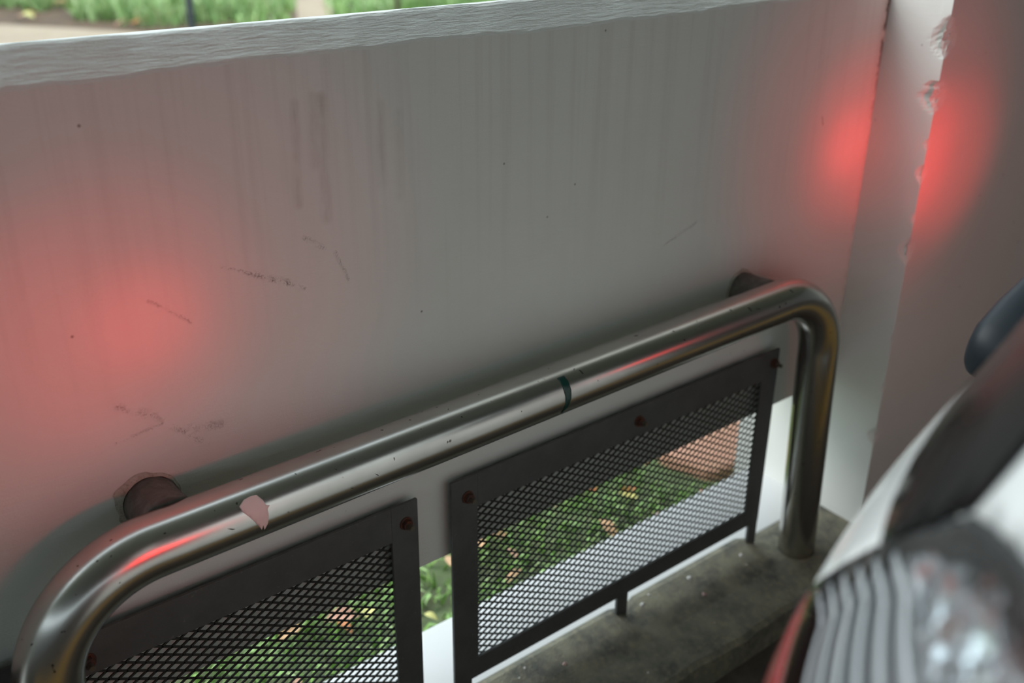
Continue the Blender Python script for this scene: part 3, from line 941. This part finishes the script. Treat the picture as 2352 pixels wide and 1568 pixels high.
# fallen leaves
def leaf_mesh(L, W, curl):
    V, F = [], []
    n = 7
    for i in range(n):
        t = i / (n - 1)
        w = W * math.sin(math.pi * t ** 0.8) * 0.5 + 0.0006
        x = (t - 0.5) * L
        z = curl * math.sin(math.pi * t) * L * 0.25
        V += [(x, -w, z + w * 0.5), (x, 0, z), (x, w, z + w * 0.5)]
    for i in range(n - 1):
        for k in range(2):
            F.append((3 * i + k, 3 * i + k + 1, 3 * i + 4 + k, 3 * i + 3 + k))
    me = bpy.data.meshes.new('fallen_leaf')
    me.from_pydata(V, [], F)
    return me
LM = []
for c in range(4):
    for L, W, q in ((0.075, 0.034, 0.5), (0.06, 0.038, -0.3)):
        me = leaf_mesh(L, W, q); me.materials.append(m_leaf[c]); LM.append((c, me))
LCOL = ['tan', 'orange brown', 'pinkish brown', 'yellowish green']
for k in range(170):
    c, me = LM[int(RNG.choice(8, p=[.2, .2, .12, .1, .14, .1, .07, .07]))]
    o = bpy.data.objects.new('fallen_leaf', me)
    COL.objects.link(o)
    x = RNG.uniform(0.0, 2.6); y = RNG.uniform(0.24, 0.95)
    if abs(x - 1.88) < 0.24 and abs(y - 0.455) < 0.15: y += 0.32
    o.location = (x, y, GND + 0.030 + RNG.uniform(0, 0.022))
    q = RNG.uniform(0.4, 0.95); o.scale = (q, q, q)
    o.rotation_euler = (RNG.uniform(-.4, .4), RNG.uniform(-.4, .4), RNG.uniform(0, 6.28))
    tag(o, 'small %s fallen leaf on the grass behind the gap' % LCOL[c], 'leaf', '%s leaves behind the gap' % LCOL[c])
for k in range(26):
    c, me = LM[int(RNG.integers(0, 8))]
    o = bpy.data.objects.new('fallen_leaf', me)
    COL.objects.link(o)
    x = RNG.uniform(2.6, 5.2); y = max(RNG.uniform(8.3, 11.5), 10.3 - (x - 2.2) * 1.45)
    o.location = (x, y, GND + 0.06)
    o.scale = (2.2, 2.2, 2.2)
    o.rotation_euler = (RNG.uniform(-.5, .1), RNG.uniform(-.4, .4), RNG.uniform(0, 6.28))
    tag(o, 'large %s fallen leaf in the planting bed beyond the wall' % LCOL[c], 'leaf', 'large %s leaves in the planting bed' % LCOL[c])

# terracotta slab lying in the grass
def slab():
    rr = random.Random(3)
    N = 26
    V, F = [], []
    for z, k in ((GND - 0.01, 1.0), (GND + 0.028, 1.0), (GND + 0.036, 0.93)):
        for i in range(N):
            a = 2 * math.pi * i / N
            q = k * (1 + 0.05 * math.sin(3 * a + 1) + 0.04 * math.sin(5 * a))
            V.append((1.88 + 0.18 * q * math.copysign(abs(math.cos(a)) ** 0.7, math.cos(a)), 0.455 + 0.105 * q * math.copysign(abs(math.sin(a)) ** 0.7, math.sin(a)), z))
    for j in range(2):
        for i in range(N):
            F.append((j * N + i, j * N + (i + 1) % N, (j + 1) * N + (i + 1) % N, (j + 1) * N + i))
    F.append(tuple(range(2 * N, 3 * N))); F.append(tuple(reversed(range(N))))
    return pymesh('clay_slab', V, F, m_terr)
tag(slab(), 'rounded terracotta-coloured slab lying in the grass behind the gap', 'slab')

# posts in the garden
def post(name, x, y, r, h, mat, label, cat):
    e = empty(name, (x, y, GND))
    v, f = sweep([(x, y, GND - 0.05), (x, y, GND + h)], r, 20)
    adopt(pymesh('shaft', v, f, mat, smooth=True), e)
    v, f = sweep([(x, y, GND - 0.02), (x, y, GND + 0.05)], r * 1.9, 20)
    adopt(pymesh('base_collar', v, f, mat, smooth=True), e)
    return tag(e, label, cat)
post('lamp_post', 2.93, 6.28, 0.027, 3.2, m_pole, 'slim blue-grey metal pole standing beside the curving garden path', 'pole')
post('garden_post', 4.87, 6.62, 0.024, 1.6, m_pole2, 'thin brown post standing beside the far walk', 'post')

# trees closing the garden (seen in reflections)
for k, (x, y, r) in enumerate([(-4, 15, 2.4), (0.5, 19.5, 2.2), (5.4, 22, 2.4), (11, 20.5, 2.2), (18, 15, 2.2)]):
    e = empty('garden_tree', (x, y, GND))
    v, f = sweep([(x, y, GND - 0.1), (x + .1, y, GND + 1.5), (x, y + .1, GND + 3.6)], [0.20, 0.15, 0.08], 14)
    adopt(pymesh('trunk', v, f, m_bark, smooth=True), e)
    n = 2600
    d = RNG.normal(0, 1, (n, 3)); d /= np.linalg.norm(d, axis=1)[:, None]
    rad = r * RNG.uniform(0.45, 1.0, n) ** 0.6
    ctr = np.array([x, y, GND + 3.8]) + d * rad[:, None] * np.array([1, 1, 0.85])
    V, F = [], []
    for c in ctr:
        u = Vector(RNG.normal(0, 1, 3)).normalized() * 0.16; w = u.orthogonal().normalized() * 0.08
        c = Vector(c); b = len(V)
        V += [c - u, c + w, c + u, c - w]; F.append((b, b + 1, b + 2, b + 3))
    cr = adopt(pymesh('crown', V, F, m_bush), e)
    cr['kind'] = 'stuff'
    tag(e, 'leafy green tree at the far edge of the garden', 'tree', 'trees at the far edge of the garden')
